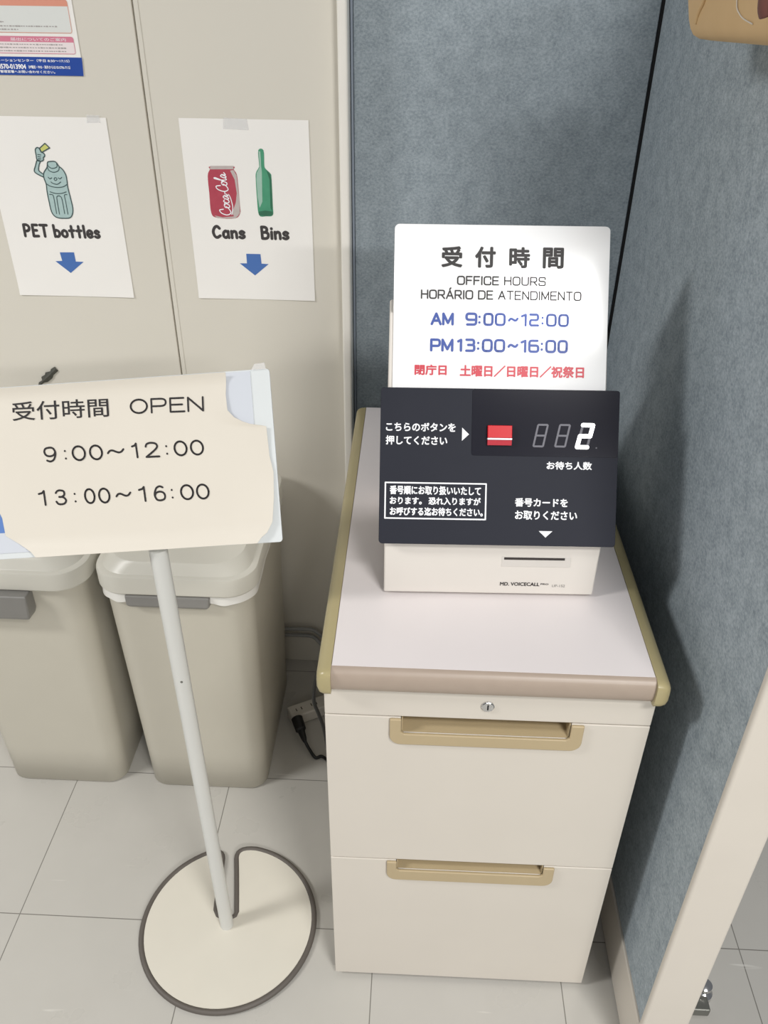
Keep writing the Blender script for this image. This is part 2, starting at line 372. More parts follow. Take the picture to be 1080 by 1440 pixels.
ART={"body":[[-0.4503,1.1082],[-0.4456,1.1098],[-0.4368,1.1096],[-0.4322,1.1024],[-0.427,1.0976],[-0.4234,1.0894],[-0.4231,1.0795],[-0.4239,1.0695],[-0.4228,1.0526],[-0.4221,1.0356],[-0.4247,1.0252],[-0.4304,1.019],[-0.4416,1.0179],[-0.454,1.0194],[-0.4603,1.0279],[-0.4612,1.0451],[-0.4611,1.062],[-0.46,1.0738],[-0.4618,1.0837],[-0.46,1.092],[-0.4529,1.1004]],"arm":[[-0.4616,1.0846],[-0.4712,1.0893],[-0.4759,1.0942],[-0.4716,1.1033],[-0.4671,1.1115],[-0.4622,1.1099],[-0.4651,1.105],[-0.4681,1.0968],[-0.4667,1.0935],[-0.4614,1.0895]],"hand":[[-0.4671,1.1115],[-0.4671,1.1196],[-0.4667,1.1276],[-0.4628,1.1312],[-0.4588,1.1293],[-0.4578,1.1245],[-0.4534,1.1222],[-0.4529,1.1182],[-0.4557,1.1157],[-0.4566,1.1117],[-0.4613,1.11]],"cap":[[-0.4596,1.1296],[-0.4483,1.1378],[-0.4419,1.1309],[-0.4565,1.1238]],"lines":[[[-0.4504,1.1077],[-0.4506,1.1028],[-0.4444,1.0989],[-0.4359,1.1015],[-0.4354,1.1064]],[[-0.452,1.1004],[-0.4504,1.0955],[-0.443,1.0928],[-0.4344,1.0958],[-0.432,1.1016]],[[-0.4598,1.0746],[-0.454,1.0706],[-0.4419,1.0686],[-0.4309,1.0702],[-0.4234,1.0745]],[[-0.4559,1.0613],[-0.4475,1.0589],[-0.4367,1.0591],[-0.4281,1.0618]],[[-0.4577,1.057],[-0.4533,1.0568],[-0.4516,1.0521],[-0.4523,1.0255]],[[-0.4474,1.0247],[-0.4466,1.0505],[-0.4439,1.0548],[-0.4396,1.054],[-0.4379,1.0489],[-0.4381,1.0258]],[[-0.4278,1.0573],[-0.4323,1.0564],[-0.4323,1.0457],[-0.4325,1.025]],[[-0.4541,1.0847],[-0.4518,1.0823],[-0.4484,1.084]],[[-0.4372,1.0842],[-0.4345,1.0826],[-0.431,1.0851]],[[-0.4448,1.0821],[-0.4431,1.0841],[-0.4408,1.0841],[-0.4398,1.0822],[-0.4416,1.0801],[-0.4439,1.0801],[-0.4448,1.0821]],[[-0.4511,1.0773],[-0.4477,1.0749],[-0.4408,1.0738],[-0.4343,1.0776]],[[-0.4643,1.1204],[-0.4592,1.1197]],[[-0.4646,1.1172],[-0.4602,1.1165]],[[-0.4648,1.114],[-0.4605,1.1135]]],"canbody":[[-0.1768,1.1071],[-0.1386,1.1078],[-0.1382,1.1029],[-0.1337,1.0949],[-0.1328,1.0751],[-0.1328,1.0449],[-0.1333,1.033],[-0.1426,1.0242],[-0.173,1.0244],[-0.183,1.0319],[-0.1831,1.0641],[-0.1827,1.0923],[-0.1782,1.1022]],"canrim":[[-0.1767,1.1079],[-0.1385,1.1086],[-0.1382,1.1033],[-0.1782,1.1025]],"canswoosh":[[-0.1444,1.1012],[-0.1379,1.0866],[-0.1363,1.0651],[-0.1394,1.0499],[-0.1472,1.0327],[-0.1426,1.0247],[-0.1336,1.033],[-0.1328,1.0584],[-0.1335,1.0751],[-0.1343,1.094],[-0.1386,1.1021]],"canfoot":[[-0.178,1.0283],[-0.1731,1.0239],[-0.1426,1.0242],[-0.1349,1.0304],[-0.1459,1.0272],[-0.164,1.0254]],"canO":[[-0.149,1.0289],[-0.1514,1.0975],[-0.1688,1.0305]],"botbody":[[-0.0949,1.1334],[-0.0863,1.1335],[-0.0865,1.112],[-0.0852,1.1055],[-0.0771,1.0976],[-0.0759,1.0894],[-0.0765,1.0461],[-0.0775,1.0307],[-0.0887,1.0287],[-0.1011,1.0302],[-0.1027,1.0557],[-0.1025,1.0873],[-0.1012,1.0987],[-0.0958,1.107],[-0.0951,1.1118]],"botlight":[[-0.0945,1.1318],[-0.0916,1.1318],[-0.0919,1.1086],[-0.0914,1.1006],[-0.0938,1.0525],[-0.0993,1.0422],[-0.1014,1.0591],[-0.1014,1.0873],[-0.1003,1.0979],[-0.0948,1.1066],[-0.0941,1.1118]],"botdark":[[-0.0836,1.1031],[-0.0775,1.0967],[-0.0763,1.0878],[-0.0772,1.0444],[-0.0783,1.0358],[-0.0807,1.0426],[-0.0794,1.0877]],"botfoot":[[-0.101,1.0362],[-0.0898,1.0381],[-0.0773,1.0367],[-0.0775,1.0307],[-0.0887,1.0287],[-0.1011,1.0302]],"arrow1":[[-0.4606,0.959],[-0.435,0.9596],[-0.435,0.9433],[-0.421,0.943],[-0.4481,0.9226],[-0.4716,0.9431],[-0.4593,0.944]],"arrow2":[[-0.1286,0.9641],[-0.1035,0.9641],[-0.1028,0.9473],[-0.0902,0.9469],[-0.1158,0.9261],[-0.1413,0.947],[-0.1287,0.9473]]}

# ------------------------------------------------------------------ setting
YW = .6216; YB = .6536; XR = .5293
struct(obj('floor', Geo().box(-3, 3, -4.5, 1.2, -.05, 0), FLOOR))
g = Geo().box(-2.6, -.2735, YW, YW+.06, 0, 2.5); g.box(-.2705, .0440, YW, YW+.06, 0, 2.5); g.box(-.2735, -.2705, YW+.006, YW+.06, 0, 2.5)
struct(obj('wall_back', g, WALL, bevel=.0012))
struct(obj('trim_1', Geo().prism(rrect(.0400, .0558, YW-.0245, YW+.020, .004, 4), 0, 2.5), WALLTRIM, smooth=False, bevel=.0005))
struct(obj('trim_2', Geo().box(-.2702, -.2630, YW-.0012, YW+.002, 0, 2.5), WALL, bevel=.0004))
struct(obj('wall_gap_shade', Geo().box(.0440, .0554, YW+.026, YW+.05, 0, 2.5), BLACK))  # black strip stands in for the shade deep in this gap

# ------------------------------------------------------------------ partitions
p1 = thing('office_partition', 'blue-grey fabric partition behind the ticket machine, facing the viewer', 'partition', (.29, YB, 0))
L = lambda x: x-.29
obj('fabric_panel', Geo().box(L(.0600), L(.5268), .0, .045, .06, 1.452), FAB, p1, bevel=.002)
obj('edge_strip', Geo().box(L(.0556), L(.0596), -.001, .046, 0, 1.47), STRIP, p1, bevel=.0008)
obj('base_rail', Geo().box(L(.0620), L(.5285), -.001, .046, 0, .058), FRAME, p1, bevel=.001)
obj('corner_gap_shade', Geo().box(L(.5271), L(.5900), .002, .045, 0, 1.452), BLACK, p1)  # black strip paints the shade of the groove where the partitions meet
obj('top_rail', Geo().box(L(.0620), L(.5285), -.001, .046, 1.454, 1.47), FRAME, p1, bevel=.002)

p2 = thing('office_partition', 'blue-grey fabric partition along the right side with a cream end post', 'partition', (.56, .22, 0))
LX = lambda x: x-.56
LY = lambda y: y-.22
obj('fabric_panel', Geo().box(LX(XR+.002), LX(.5885), LY(-.2190), LY(.6530), .112, 1.452), FAB, p2, bevel=.002)
obj('base_rail', Geo().box(LX(XR-.001), LX(.5900), LY(-.2190), LY(.6530), .004, .1105), FRAME, p2, bevel=.0025)
obj('end_post', Geo().box(LX(XR-.003), LX(.5915), LY(-.2320), LY(-.2200), .004, 1.47), FRAME, p2, bevel=.005, seg=4)
obj('top_rail', Geo().box(LX(XR-.001), LX(.5900), LY(-.2190), LY(.6530), 1.454, 1.47), FRAME, p2, bevel=.002)
ft = obj('foot', Geo().box(LX(.575), LX(.672), LY(-.150), LY(-.118), .003, .022), METAL, p2, bevel=.003)
X = Matrix.Translation((LX(.668), LY(-.118), 0))
auto_smooth(obj('adjuster', Geo().lathe([(.013,.0),(.015,.004),(.015,.018),(.008,.024),(.008,.03),(.011,.032),(.011,.038),(.004,.042)], 24, X), CHROME, ft))

# ------------------------------------------------------------------ filing cabinet
CW, CD, CH = .4013, .6788, .70
cb = thing('filing_cabinet', 'cream two-drawer filing cabinet with khaki edged white top under the ticket machine', 'cabinet', (.0757, -.1124, 0), .00316)
obj('body', Geo().box(.003, CW-.003, .038, CD, .006, .6625), CAB, cb, bevel=.002)
for x in (.03, CW-.03):
    for y in (.06, CD-.05): obj('glide', Geo().lathe([(.014, 0), (.016, .002), (.016, .0065)], 16, Matrix.Translation((x, y, 0))), BLACK, cb)
obj('front_rail', Geo().box(0, CW, 0, .0215, .6130, .6625), CAB, cb, bevel=.0015)
obj('worktop', Geo().box(.0110, CW-.0110, -.0050, CD, .6630, .7), TOP, cb, bevel=.0008)
# bullnose front band: profile in (y, z)
prof = [(-.0052, .7002), (-.0085, .6995), (-.0115, .6975), (-.0138, .6945), (-.0150, .6900), (-.0152, .6845), (-.0150, .6790), (-.0140, .6725), (-.0115, .6675), (-.0085, .6645), (-.0052, .6630)]
auto_smooth(obj('front_band', Geo().prism(prof, .0106, CW-.0106, frame((0,0,0), (0,1,0), (0,0,1), (1,0,0))), BAND, cb), 40)
for s in (0, 1):
    pr_ = [(.0108, .7006), (.0030, .7000), (-.0030, .6975), (-.0062, .6925), (-.0068, .6850), (-.0068, .6740), (-.0045, .6665), (.0010, .6632), (.0108, .6628)]
    if s: pr_ = [(CW-x, z) for x, z in pr_]
    g = Geo()
    n = len(pr_); rings = []
    cz = .682; cx = pr_[0][0]
    for y, k in ((-.0195, .55), (-.0190, .72), (-.0172, .88), (-.0135, .97), (-.008, 1), (CD-.004, 1), (CD, .93)):
        rings.append([(cx+(x-cx)*k, y, cz+(z-cz)*k) for x, z in (pr_ if not s else pr_[::-1])])
    g.loft(rings)
    auto_smooth(obj('edge_trim', g, GOLD, cb), 50)
lk = obj('lock', Geo().lathe([(.0080, 0), (.0080, .0022), (.0070, .0030), (.0001, .0030)], 28, frame((.2001, .0002, .6371), (1,0,0), (0,0,1), (0,-1,0))), CHROME, cb)
auto_smooth(lk)
obj('keyhole', Geo().box(.1992, .2010, -.0034, -.0026, .6332, .6410), BLACK, lk)
def drawer(z0, z1, ox0, ox1, zb, ix0, ix1, izb):
    r = .014
    prof = [(0, z0), (CW, z0), (CW, z1), (ix1, z1), (ix1, izb), (ix0, izb), (ix0, z1), (0, z1)]
    d = obj('drawer', Geo().prism(prof, -.0215, 0, frame((0,0,0), (1,0,0), (0,0,1), (0,-1,0))), CAB, cb, bevel=.0012)
    # khaki pull: U-shaped lip round a recessed tray
    def corner(x, z, sx, rr): return [(x+sx*rr*(1-math.sin(a)), z+rr*(1-math.cos(a))) for a in [PI/2*i/5 for i in range(6)]]
    left = [(ox0, z1)]+[(ox0+r*(1-math.cos(a)), zb+r*(1-math.sin(a))) for a in [PI/2*i/6 for i in range(7)]]
    right = [(ox1-r*(1-math.sin(a)), zb+r*(1-math.cos(a))) for a in [PI/2*i/6 for i in range(7)]]+[(ox1, z1)]
    u = left+right+[(ix1-.0006, z1), (ix1-.0006, izb+.004), (ix1-.0046, izb+.0006), (ix0+.0046, izb+.0006), (ix0+.0006, izb+.004), (ix0+.0006, z1)]
    h = obj('handle', Geo().prism(u, .0002, .0045, frame((0,0,0), (1,0,0), (0,0,1), (0,-1,0))), TRAY, d, bevel=.0015)
    g = Geo(); g.box(ix0+.0008, ix1-.0008, .0345, .0365, izb+.0008, z1-.0005); g.box(ix0+.0008, ix1-.0008, .0004, .0345, izb+.0008, izb+.0022)
    g.box(ix0+.0008, ix0+.0022, .0004, .0345, izb+.0022, z1-.0005); g.box(ix1-.0022, ix1-.0008, .0004, .0345, izb+.0022, z1-.0005)
    obj('tray', g, TRAY, d)
    return d
drawer(.3212, .6112, .0811, .3208, .5670, .0949, .3053, .5853)
drawer(.0100, .3190, .0808, .3196, .2781, .0943, .3045, .2995)

# ------------------------------------------------------------------ ticket machine
DO = (.2785, .0224, .7); DYAW = .03; TL = math.radians(30)
tm = thing('ticket_machine', 'off-white queue number machine with black button panel on the filing cabinet', 'ticket machine', DO, DYAW)
HX = frame((0,0,0), (0,1,0), (0,0,1), (1,0,0))
bp = [(0, .004), (0, .0953), (.137, .333), (.185, .333), (.262, .235), (.262, .004)]
g = Geo(); rings = []
for x, k in ((-.1364, 0), (.1364, 0)):
    rings.append([(x*(1-.016*max(0, (z-.1)/.23)), y, z) for y, z in bp])
g.loft(rings)
hs = obj('housing', g, MACH, tm, bevel=.0025, seg=3)
g = Geo(); g.box(.0132, .1008, -.0006, .0004, .0493, .0655)
obj('ticket_recess', g, MACHB, hs, bevel=.0003)
obj('ticket_slot', Geo().box(.0161, .0929, -.0012, -.0004, .0608, .0640), DARK, hs)
for x in (-.115, .115):
    for y in (.022, .24):
        obj('foot', Geo().lathe([(.008, 0), (.009, .001), (.009, .0045)], 16, Matrix.Translation((x, y, 0))), BLACK, tm)
FX = frame((0,0,0), (1,0,0), (0,0,1), (0,-1,0))
g = Geo(); put_text(g, 'MD. VOICECALL', .0143, .0654, .0182, .0240, .0004, FX, .0002)
obj('lettering', g, INK, hs)
g = Geo(); put_text(g, 'PRO', .0668, .0771, .0204, .0230, .0004, FX, .0001); obj('small_lettering', g, INK, hs)
g = Geo(); put_text(g, 'UP-152', .0819, .0986, .0172, .0212, .0004, FX); obj('model_lettering', g, CLIP, hs, label='small grey lettering')
PX = frame((0, -.012, .0905), (1,0,0), (0, math.sin(TL), math.cos(TL)), (0, -math.cos(TL), math.sin(TL)))
pn = obj('front_panel', Geo().prism(rrect(-.1434, .1495, 0, .1925, .0045, 5), -.0042, 0, PX), PANEL, tm, bevel=.0006)
wn = obj('display_window', Geo().prism(rrect(-.0309, .1492, .1108, .1922, .003, 4), .0001, .0008, PX), WINDOW, pn, bevel=.0002)
# button: a rocker with a ridge
bt = obj('button', Geo().prism([(.1325, .0008), (.1478, .0008), (.1478, .0062), (.1325, .0075)], -.0119, .0178, PX @ frame((0,0,0), (0,1,0), (0,0,1), (1,0,0))), RED, pn, bevel=.0006)
obj('button_glint', Geo().box(-.0119, .0178, .1302, .1323, .0008, .0077, PX), WINK, bt, label='painted glint line across the red button')  # white strip paints the reflection along the button's ridge
obj('button_lip', Geo().prism([(.1235, .0008), (.1300, .0008), (.1300, .0066), (.1235, .0050)], -.0119, .0178, PX @ frame((0,0,0), (0,1,0), (0,0,1), (1,0,0))), REDL, bt, bevel=.0004)
def seg_lines(u0, u1, v0, v1, inset):
    sl = (u1-u0)*.28
    def P(a, b): return (u0+inset+(u1-u0-sl-2*inset)*a+sl*b, v0+inset+(v1-v0-2*inset)*b)
    tl, tr, ml, mr, bl, br = P(0,1), P(1,1), P(0,.5), P(1,.5), P(0,0), P(1,0)
    return dict(a=(tl,tr), b=(tr,mr), c=(mr,br), d=(bl,br), e=(bl,ml), f=(ml,tl), g=(ml,mr))
for (u0, u1, v0, v1) in ((.0439, .0631, .1221, .1505), (.0706, .0902, .1223, .1507)):
    g = Geo()
    for k, (a, b) in seg_lines(u0, u1, v0, v1, .001).items():
        a = Vector(a); b = Vector(b); d = (b-a).normalized()*.0007
        g.stroke([a+d, b-d], .0023, .0011, PX)
    obj('digit', g, SEGOFF, pn, label='unlit seven-segment digit')
sg = seg_lines(.0963, .1196, .1207, .1521, .0022)
g = Geo(); g.stroke(list(sg['f']), .0030, .0011, PX); g.stroke(list(sg['c']), .0030, .0011, PX); g.stroke([(.1222, .1222), (.1223, .1222)], .0018, .0011, PX)
dg_ = obj('digit', g, SEGOFF, pn, label='lit seven-segment digit showing 2')
g = Geo()
for k in 'abged': g.stroke(list(sg[k]), .0050, .0013, PX)
obj('lit_segments', g, SEGON, dg_)
def panel_text(rows, h=.0003, bold=.00036, parent=None, name='lettering', m_=None):
    g = Geo()
    for body, u0, u1, v0, v1 in rows: put_text(g, body, u0, u1, v0, v1, h, PX, bold)
    return g
g = panel_text([('こちらのボタンを', -.1365, -.0507, .1392, .1499), ('押してください', -.1365, -.0607, .1225, .1338)])
g.flat([(-.0428, .1284), (-.0342, .1365), (-.0428, .1446)], .0003, PX); obj('button_instruction', g, WINK, pn)
g = panel_text([('お待ち人数', .0620, .1178, .0949, .1049)]); obj('waiting_lettering', g, WINK, pn)
g = panel_text([('番号順にお取り扱いいたして', -.1306, -.0179, .0613, .0724), ('おります。 恐れ入りますが', -.1304, -.0179, .0490, .0587), ('お呼びする迄お待ちください。', -.1301, -.0150, .0353, .0458)], bold=.00036)
g.stroke([(-.1360, .0318), (-.0118, .0318), (-.0118, .0758), (-.1360, .0758)], .0018, .0003, PX, closed=True); obj('notice_box', g, WINK, pn)
g = panel_text([('番号カードを', .0242, .0895, .0485, .0593), ('お取りください', .0246, .1014, .0325, .0437)])
g.flat([(.0546, .0187), (.0630, .0107), (.0715, .0187)], .0003, PX); obj('card_instruction', g, WINK, pn)

# office-hours sign standing behind the black panel
hsn = thing('hours_sign', 'white acrylic office hours sign standing up behind the black button panel', 'sign', DO, DYAW)
obj('plate', Geo().prism(rrect(-.1296, .1329, .165, .3910, .006, 5), -.0076, -.0047, PX), ACRYL, hsn, bevel=.0006)
H = -.0044
g = Geo()
for ch, u0, u1 in (('受', -.0722, -.0464), ('付', -.0312, -.0060), ('時', .0104, .0358), ('間', .0513, .0769)): put_text(g, ch, u0, u1, .3394, .3648, H, PX, .0009)
obj('title_lettering', g, INK, hsn)
def square_row(name, m_, wd, cells, u0, u1, v0, v1, pad=0):
    k = wd/2; return obj(name, glyph_row(Geo(), SQUARE, cells, row_box(u0+k, u1-k, v0+k, v1-k), wd, H, PX, pad), m_, hsn)
square_row('subtitle_lettering', INK, .0017, auto_cells(SQUARE, 'OFFICE HOURS'), -.0526, .0560, .3183, .3294)
square_row('subtitle_lettering', INK, .0017, auto_cells(SQUARE, 'HORÁRIO DE ATENDIMENTO'), -.0964, .0998, .3010, .3123)
T1 = [(c, (a-378)/427, (b-378)/427) for c, a, b in (('9',378,428),(':',433,440),('0',452,495),('0',499,545),('~',553,598),('1',611,630),('2',640,683),(':',692,700),('0',710,755),('0',760,805))]
T2 = [(c, (a-350)/450, (b-350)/450) for c, a, b in (('1',350,364),('3',379,421),(':',428,436),('0',447,492),('0',497,543),('~',552,597),('1',610,628),('6',637,683),(':',689,697),('0',707,752),('0',757,800))]
square_row('hours_lettering', BLUEINK, .0030, auto_cells(SQUARE, 'AM', .28), -.0839, -.0555, .2692, .2848)
square_row('hours_lettering', BLUEINK, .0030, T1, -.0430, .0869, .2692, .2853, .012)
square_row('hours_lettering', BLUEINK, .0030, auto_cells(SQUARE, 'PM', .28), -.0840, -.0553, .2373, .2532)
square_row('hours_lettering', BLUEINK, .0030, T2, -.0510, .0865, .2374, .2537, .011)
g = Geo(); put_text(g, '閉庁日', -.1025, -.0630, .2085, .2214, H, PX, .0005); obj('closed_days_lettering', g, REDINK, hsn)
g = Geo(); put_text(g, '土曜日／日曜日／祝祭日', -.0468, .1057, .2074, .2216, H, PX, .0005); obj('closed_days_lettering', g, REDINK, hsn)

# ------------------------------------------------------------------ floor-standing sign
SC = Vector((-.116, -.037, 0))
fs = thing('floor_sign', 'white sign stand on a cream disc base in front of the bins', 'sign stand', SC)
R0, sw, sx = .1465, .0130, -.0025
out = []
tip = .004
def q3(a, b, c, n=7): return [tuple(Vector(a)*(1-t)**2+Vector(b)*2*t*(1-t)+Vector(c)*t*t) for t in [i/n for i in range(n+1)]]
xr_, xl_ = sx+sw, sx-sw
ar_ = math.atan2(math.sqrt(R0**2-.036**2), .036); al_ = math.atan2(math.sqrt(R0**2-.041**2), -.041)
out += [(-.0290, .035), (-.0275, .022), (-.0215, .0120), (-.0100, .0070), (.0020, .0085), (.0085, .0130)]
out += [(.0100, .020), (.0055, .044), (.0005, .070), (-.0050, .098)]
ar_ = math.atan2(math.sqrt(R0**2-.022**2), .022); al_ = math.atan2(math.sqrt(R0**2-.066**2), -.066)
out += q3((-.0105, .124), (-.0140, .1470), (R0*math.cos(ar_), R0*math.sin(ar_)))
nA = 72
for i in range(1, nA): 
    a = ar_ + (al_-2*PI-ar_)*i/nA; out.append((R0*math.cos(a), R0*math.sin(a)))
out += q3((R0*math.cos(al_), R0*math.sin(al_)), (-.0360, .1460), (-.0355, .114)); out += [(-.0335, .086), (-.0310, .060)]
bs = obj('base_disc', Geo().prism(out, .001, .0075), DISC, fs, bevel=.001)
auto_smooth(obj('rubber_edge', Geo().tube([(x, y, .0052) for x, y in out], .0048, 10, closed=True), RUBBER, bs), 60)
SM = frame(Vector((-.129, -.045, .81))-SC, (.9953, .0468, .0851), (-.0971, .4744, .8749), (.0006, -.8791, .4767))
SM = SM.copy()
pa = Vector((-.1185, -.0405, .0075))-SC; pb = Vector((-.1282, -.0345, .8015))-SC
pl = obj('pole', Geo().tube([pa, pa.lerp(pb, .3), pa.lerp(pb, .72), pb], .0112, 24), POLE, fs); auto_smooth(pl, 40)
d_ = (pb-pa).normalized(); jn = pa.lerp(pb, .735)
auto_smooth(obj('joint_screw', Geo().lathe([(.0018, 0), (.0018, .0004), (.0001, .0008)], 12, frame(jn+Vector((.003, -.0108, 0)), (1,0,0), (0,0,1), (0,-1,0))), METAL, pl))
obj('bracket', Geo().box(-.020, .020, -.002, .060, -.0064, -.0044, SM), POLE, fs, bevel=.0006)
plt_ = obj('sign_plate', Geo().prism(rrect(-.198, .1537, -.0032, .2000, .004, 4), -.0042, -.0012, SM), PLATE, fs, bevel=.0006)
obj('sleeve', Geo().prism([(-.190, .004), (.1308, .004), (.1312, .1985), (-.190, .1985)], -.0011, -.0003, SM), SLEEVE, plt_, label='pale grey sleeve')
obj('blue_print', Geo().flat([(-.190, .0285), (-.150, .0285), (-.150, .075), (-.190, .075)], -.0001, SM), BLUEP, plt_, label='blue printed patch')
# cream paper stuck over the plate (lies on it: its own thing)
pw = thing('paper_notice', 'cream paper notice with torn corners taped over the sign stand plate', 'notice', Vector((-.129, -.045, .81)))
NM = frame((0,0,0), (.9953, .0468, .0851), (-.0971, .4744, .8749), (.0006, -.8791, .4767))
def interp(T, v):
    for (a, x), (b, y) in zip(T, T[1:]):
        if a <= v <= b: return x+(y-x)*(v-a)/(b-a)
    return T[0][1] if v < T[0][0] else T[-1][1]
RT = [(.0, .1250), (.004, .1300), (.010, .1375), (.022, .1445), (.050, .1480), (.080, .1497), (.0998, .1464), (.1334, .1456), (.1345, .142), (.1374, .1273), (.1409, .1185), (.1466, .1089), (.155, .1020), (.1729, .1012), (.1985, .1040)]
LT = [(.0, -.1394), (.025, -.1762), (.0461, -.1780), (.0531, -.1807), (.08, -.186), (.1985, -.187)]
vs = sorted(set([i*.1985/40 for i in range(41)]+[a for a, _ in RT]+[a for a, _ in LT]))
rows = []
for v in vs:
    l, r = interp(LT, v), interp(RT, v); row = []
    for k in range(41):
        u = l+(r-l)*k/40
        h = .0010
        h += .0050*max(0, (v-.182)/.0165)**2                        # rolled over towards the top
        h += .0075*max(0, (.020-v)/.020)**2*(.45+.55*(1-k/40))      # lifts along the bottom
        h += .0020*max(0, 1-abs((u-r)/.02))*math.exp(-((v-.150)/.03)**2)   # torn corner lifts
        h += .0030*max(0, 1-(r-u)/.03)*math.exp(-((v-.02)/.03)**2)
        h += .0002*math.sin(u*60)*math.sin(v*45)
        row.append((u, v - (.0022 if v < .001 else 0), h))
    rows.append(row)
obj('sheet', Geo().grid(rows, NM), CREAM, pw, smooth=True, solid=.0003)
h = .00165
g = Geo(); put_text3(g, '受付時間', (-.1529, .1600), (-.0382, .1573), (-.1523, .1816), h, NM, .00018); obj('title_lettering', g, INK, pw)
obj('title_lettering', glyph_row(Geo(), ROUND, auto_cells(ROUND, 'OPEN', .22), row_three((-.0120, .1592), (.0732, .1566), (-.0113, .1748)), .0022, h, NM), INK, pw)
R1 = (('9',0,.088),(':',.13,.147),('0',.177,.269),('0',.285,.375),('~',.395,.51),('1',.549,.595),('2',.628,.725),(':',.76,.775),('0',.809,.899),('0',.910,1))
R2 = (('1',0,.052),('3',.095,.171),(':',.21,.222),('0',.267,.338),('0',.349,.425),('~',.449,.548),('1',.584,.635),('6',.67,.749),(':',.775,.787),('0',.825,.910),('0',.917,1))
obj('hours_lettering', glyph_row(Geo(), ROUND, R1, row_three((-.1207, .1097), (.0712, .1059), (-.1215, .1260)), .0023, h, NM, .008), INK, pw)
obj('hours_lettering', glyph_row(Geo(), ROUND, R2, row_three((-.1320, .0590), (.0735, .0539), (-.1327, .0756)), .0023, h, NM, .008), INK, pw)
obj('tape', Geo().prism([(.1325, .1990), (.1500, .1995), (.1490, .2068), (.1370, .2060)], .0002, .0006, NM), TAPE, pw)

# ------------------------------------------------------------------ waste bins
def ring(z, cx, hw, y0, y1, r): return [(cx+x, y, z) for x, y in rrect(-hw, hw, y0, y1, r, 8)]
def waste_bin(cx, label, clip_c, clip_hw, clip_h, clip_d):
    t = thing('waste_bin', label, 'bin', (cx, .41, 0))
    S = lambda z, hw, y0, y1, r: ring(z, 0, hw, y0-.41, y1-.41, r)
    g = Geo(); g.loft([S(0, .112, .252, .566, .030), S(.004, .117, .246, .571, .034), S(.10, .119, .243, .573, .036), S(.52, .1275, .232, .585, .042)])
    auto_smooth(obj('body', g, BIN, t), 60)
    g = Geo(); g.loft([S(.513, .1350, .2240, .592, .050), S(.516, .1370, .2220, .594, .052), S(.543, .1370, .2220, .594, .052), S(.5475, .1355, .2235, .5925, .051),
                       S(.549, .1320, .2265, .590, .049), S(.5495, .1265, .2310, .586, .047), S(.551, .1250, .2325, .584, .047), S(.564, .1165, .2395, .577, .052), S(.5675, .1130, .2430, .573, .054), S(.5682, .1080, .248, .568, .054)])
    ld = auto_smooth(obj('lid', g, LID, t), 24)
    c = clip_c-cx; y0 = .222-clip_d-.41; y1 = .2335-.41; zt = .5125
    g = Geo(); g.loft([[(c-clip_hw*.90, y0+.006, zt-clip_h), (c+clip_hw*.90, y0+.006, zt-clip_h), (c+clip_hw*.93, y1, zt-clip_h), (c-clip_hw*.93, y1, zt-clip_h)],
                       [(c-clip_hw*.98, y0, zt-clip_h*.75), (c+clip_hw*.98, y0, zt-clip_h*.75), (c+clip_hw, y1, zt-clip_h*.75), (c-clip_hw, y1, zt-clip_h*.75)],
                       [(c-clip_hw, y0+.003, zt-.0006), (c+clip_hw, y0+.003, zt-.0006), (c+clip_hw, y1, zt-.0006), (c-clip_hw, y1, zt-.0006)]])
    obj('clip', g, CLIP, t, bevel=.003, seg=3)
    return t
b1 = waste_bin(-.2155, 'beige waste bin with liner edge showing, right one below the cans sign', -.225, .071, .026, .004)
b2 = waste_bin(-.5030, 'beige waste bin with large grey clip, left one below the bottles sign', -.520, .064, .052, .018)
# bag liner turned over the rim of the right bin
ln = []
raw = rrect(-.1318, .1318, .2290, .590, .046, 14); raw.append(raw[0])
base = []
for (xa, ya), (xb, yb) in zip(raw, raw[1:]):
    kk = max(1, int(math.hypot(xb-xa, yb-ya)/.004)); base += [(xa+(xb-xa)*q/kk, ya+(yb-ya)*q/kk) for q in range(kk)]
for k in range(4):
    rr = []
    for i, (x, y) in enumerate(base):
        wob = .0016*math.sin(x*70+y*50)+.0010*math.sin(x*150-y*90+1)
        front = max(0, min(1, (.32-y)/.06)); edge = .0035*front*min(1, abs(x-.005)/.09)
        fl = (0, .3, .7, 1)[k]
        rr.append((x*(1+.012*fl), y-.0022*front*fl+.0006*math.sin(x*210)*fl, (.5145, .509, .5035-edge*.5+wob*.5, .4990-edge+wob)[k]))
    ln.append(rr)
g = Geo(); n = len(base); v = [p for r in ln for p in r]
g.add(v, [(i*n+k, (i+1)*n+k, (i+1)*n+(k+1)%n, i*n+(k+1)%n) for i in range(3) for k in range(n)])
obj('bag_liner', g, LINER, b1, smooth=True, solid=.0006, loc=(0, -.41, 0), label='white plastic bag edge')

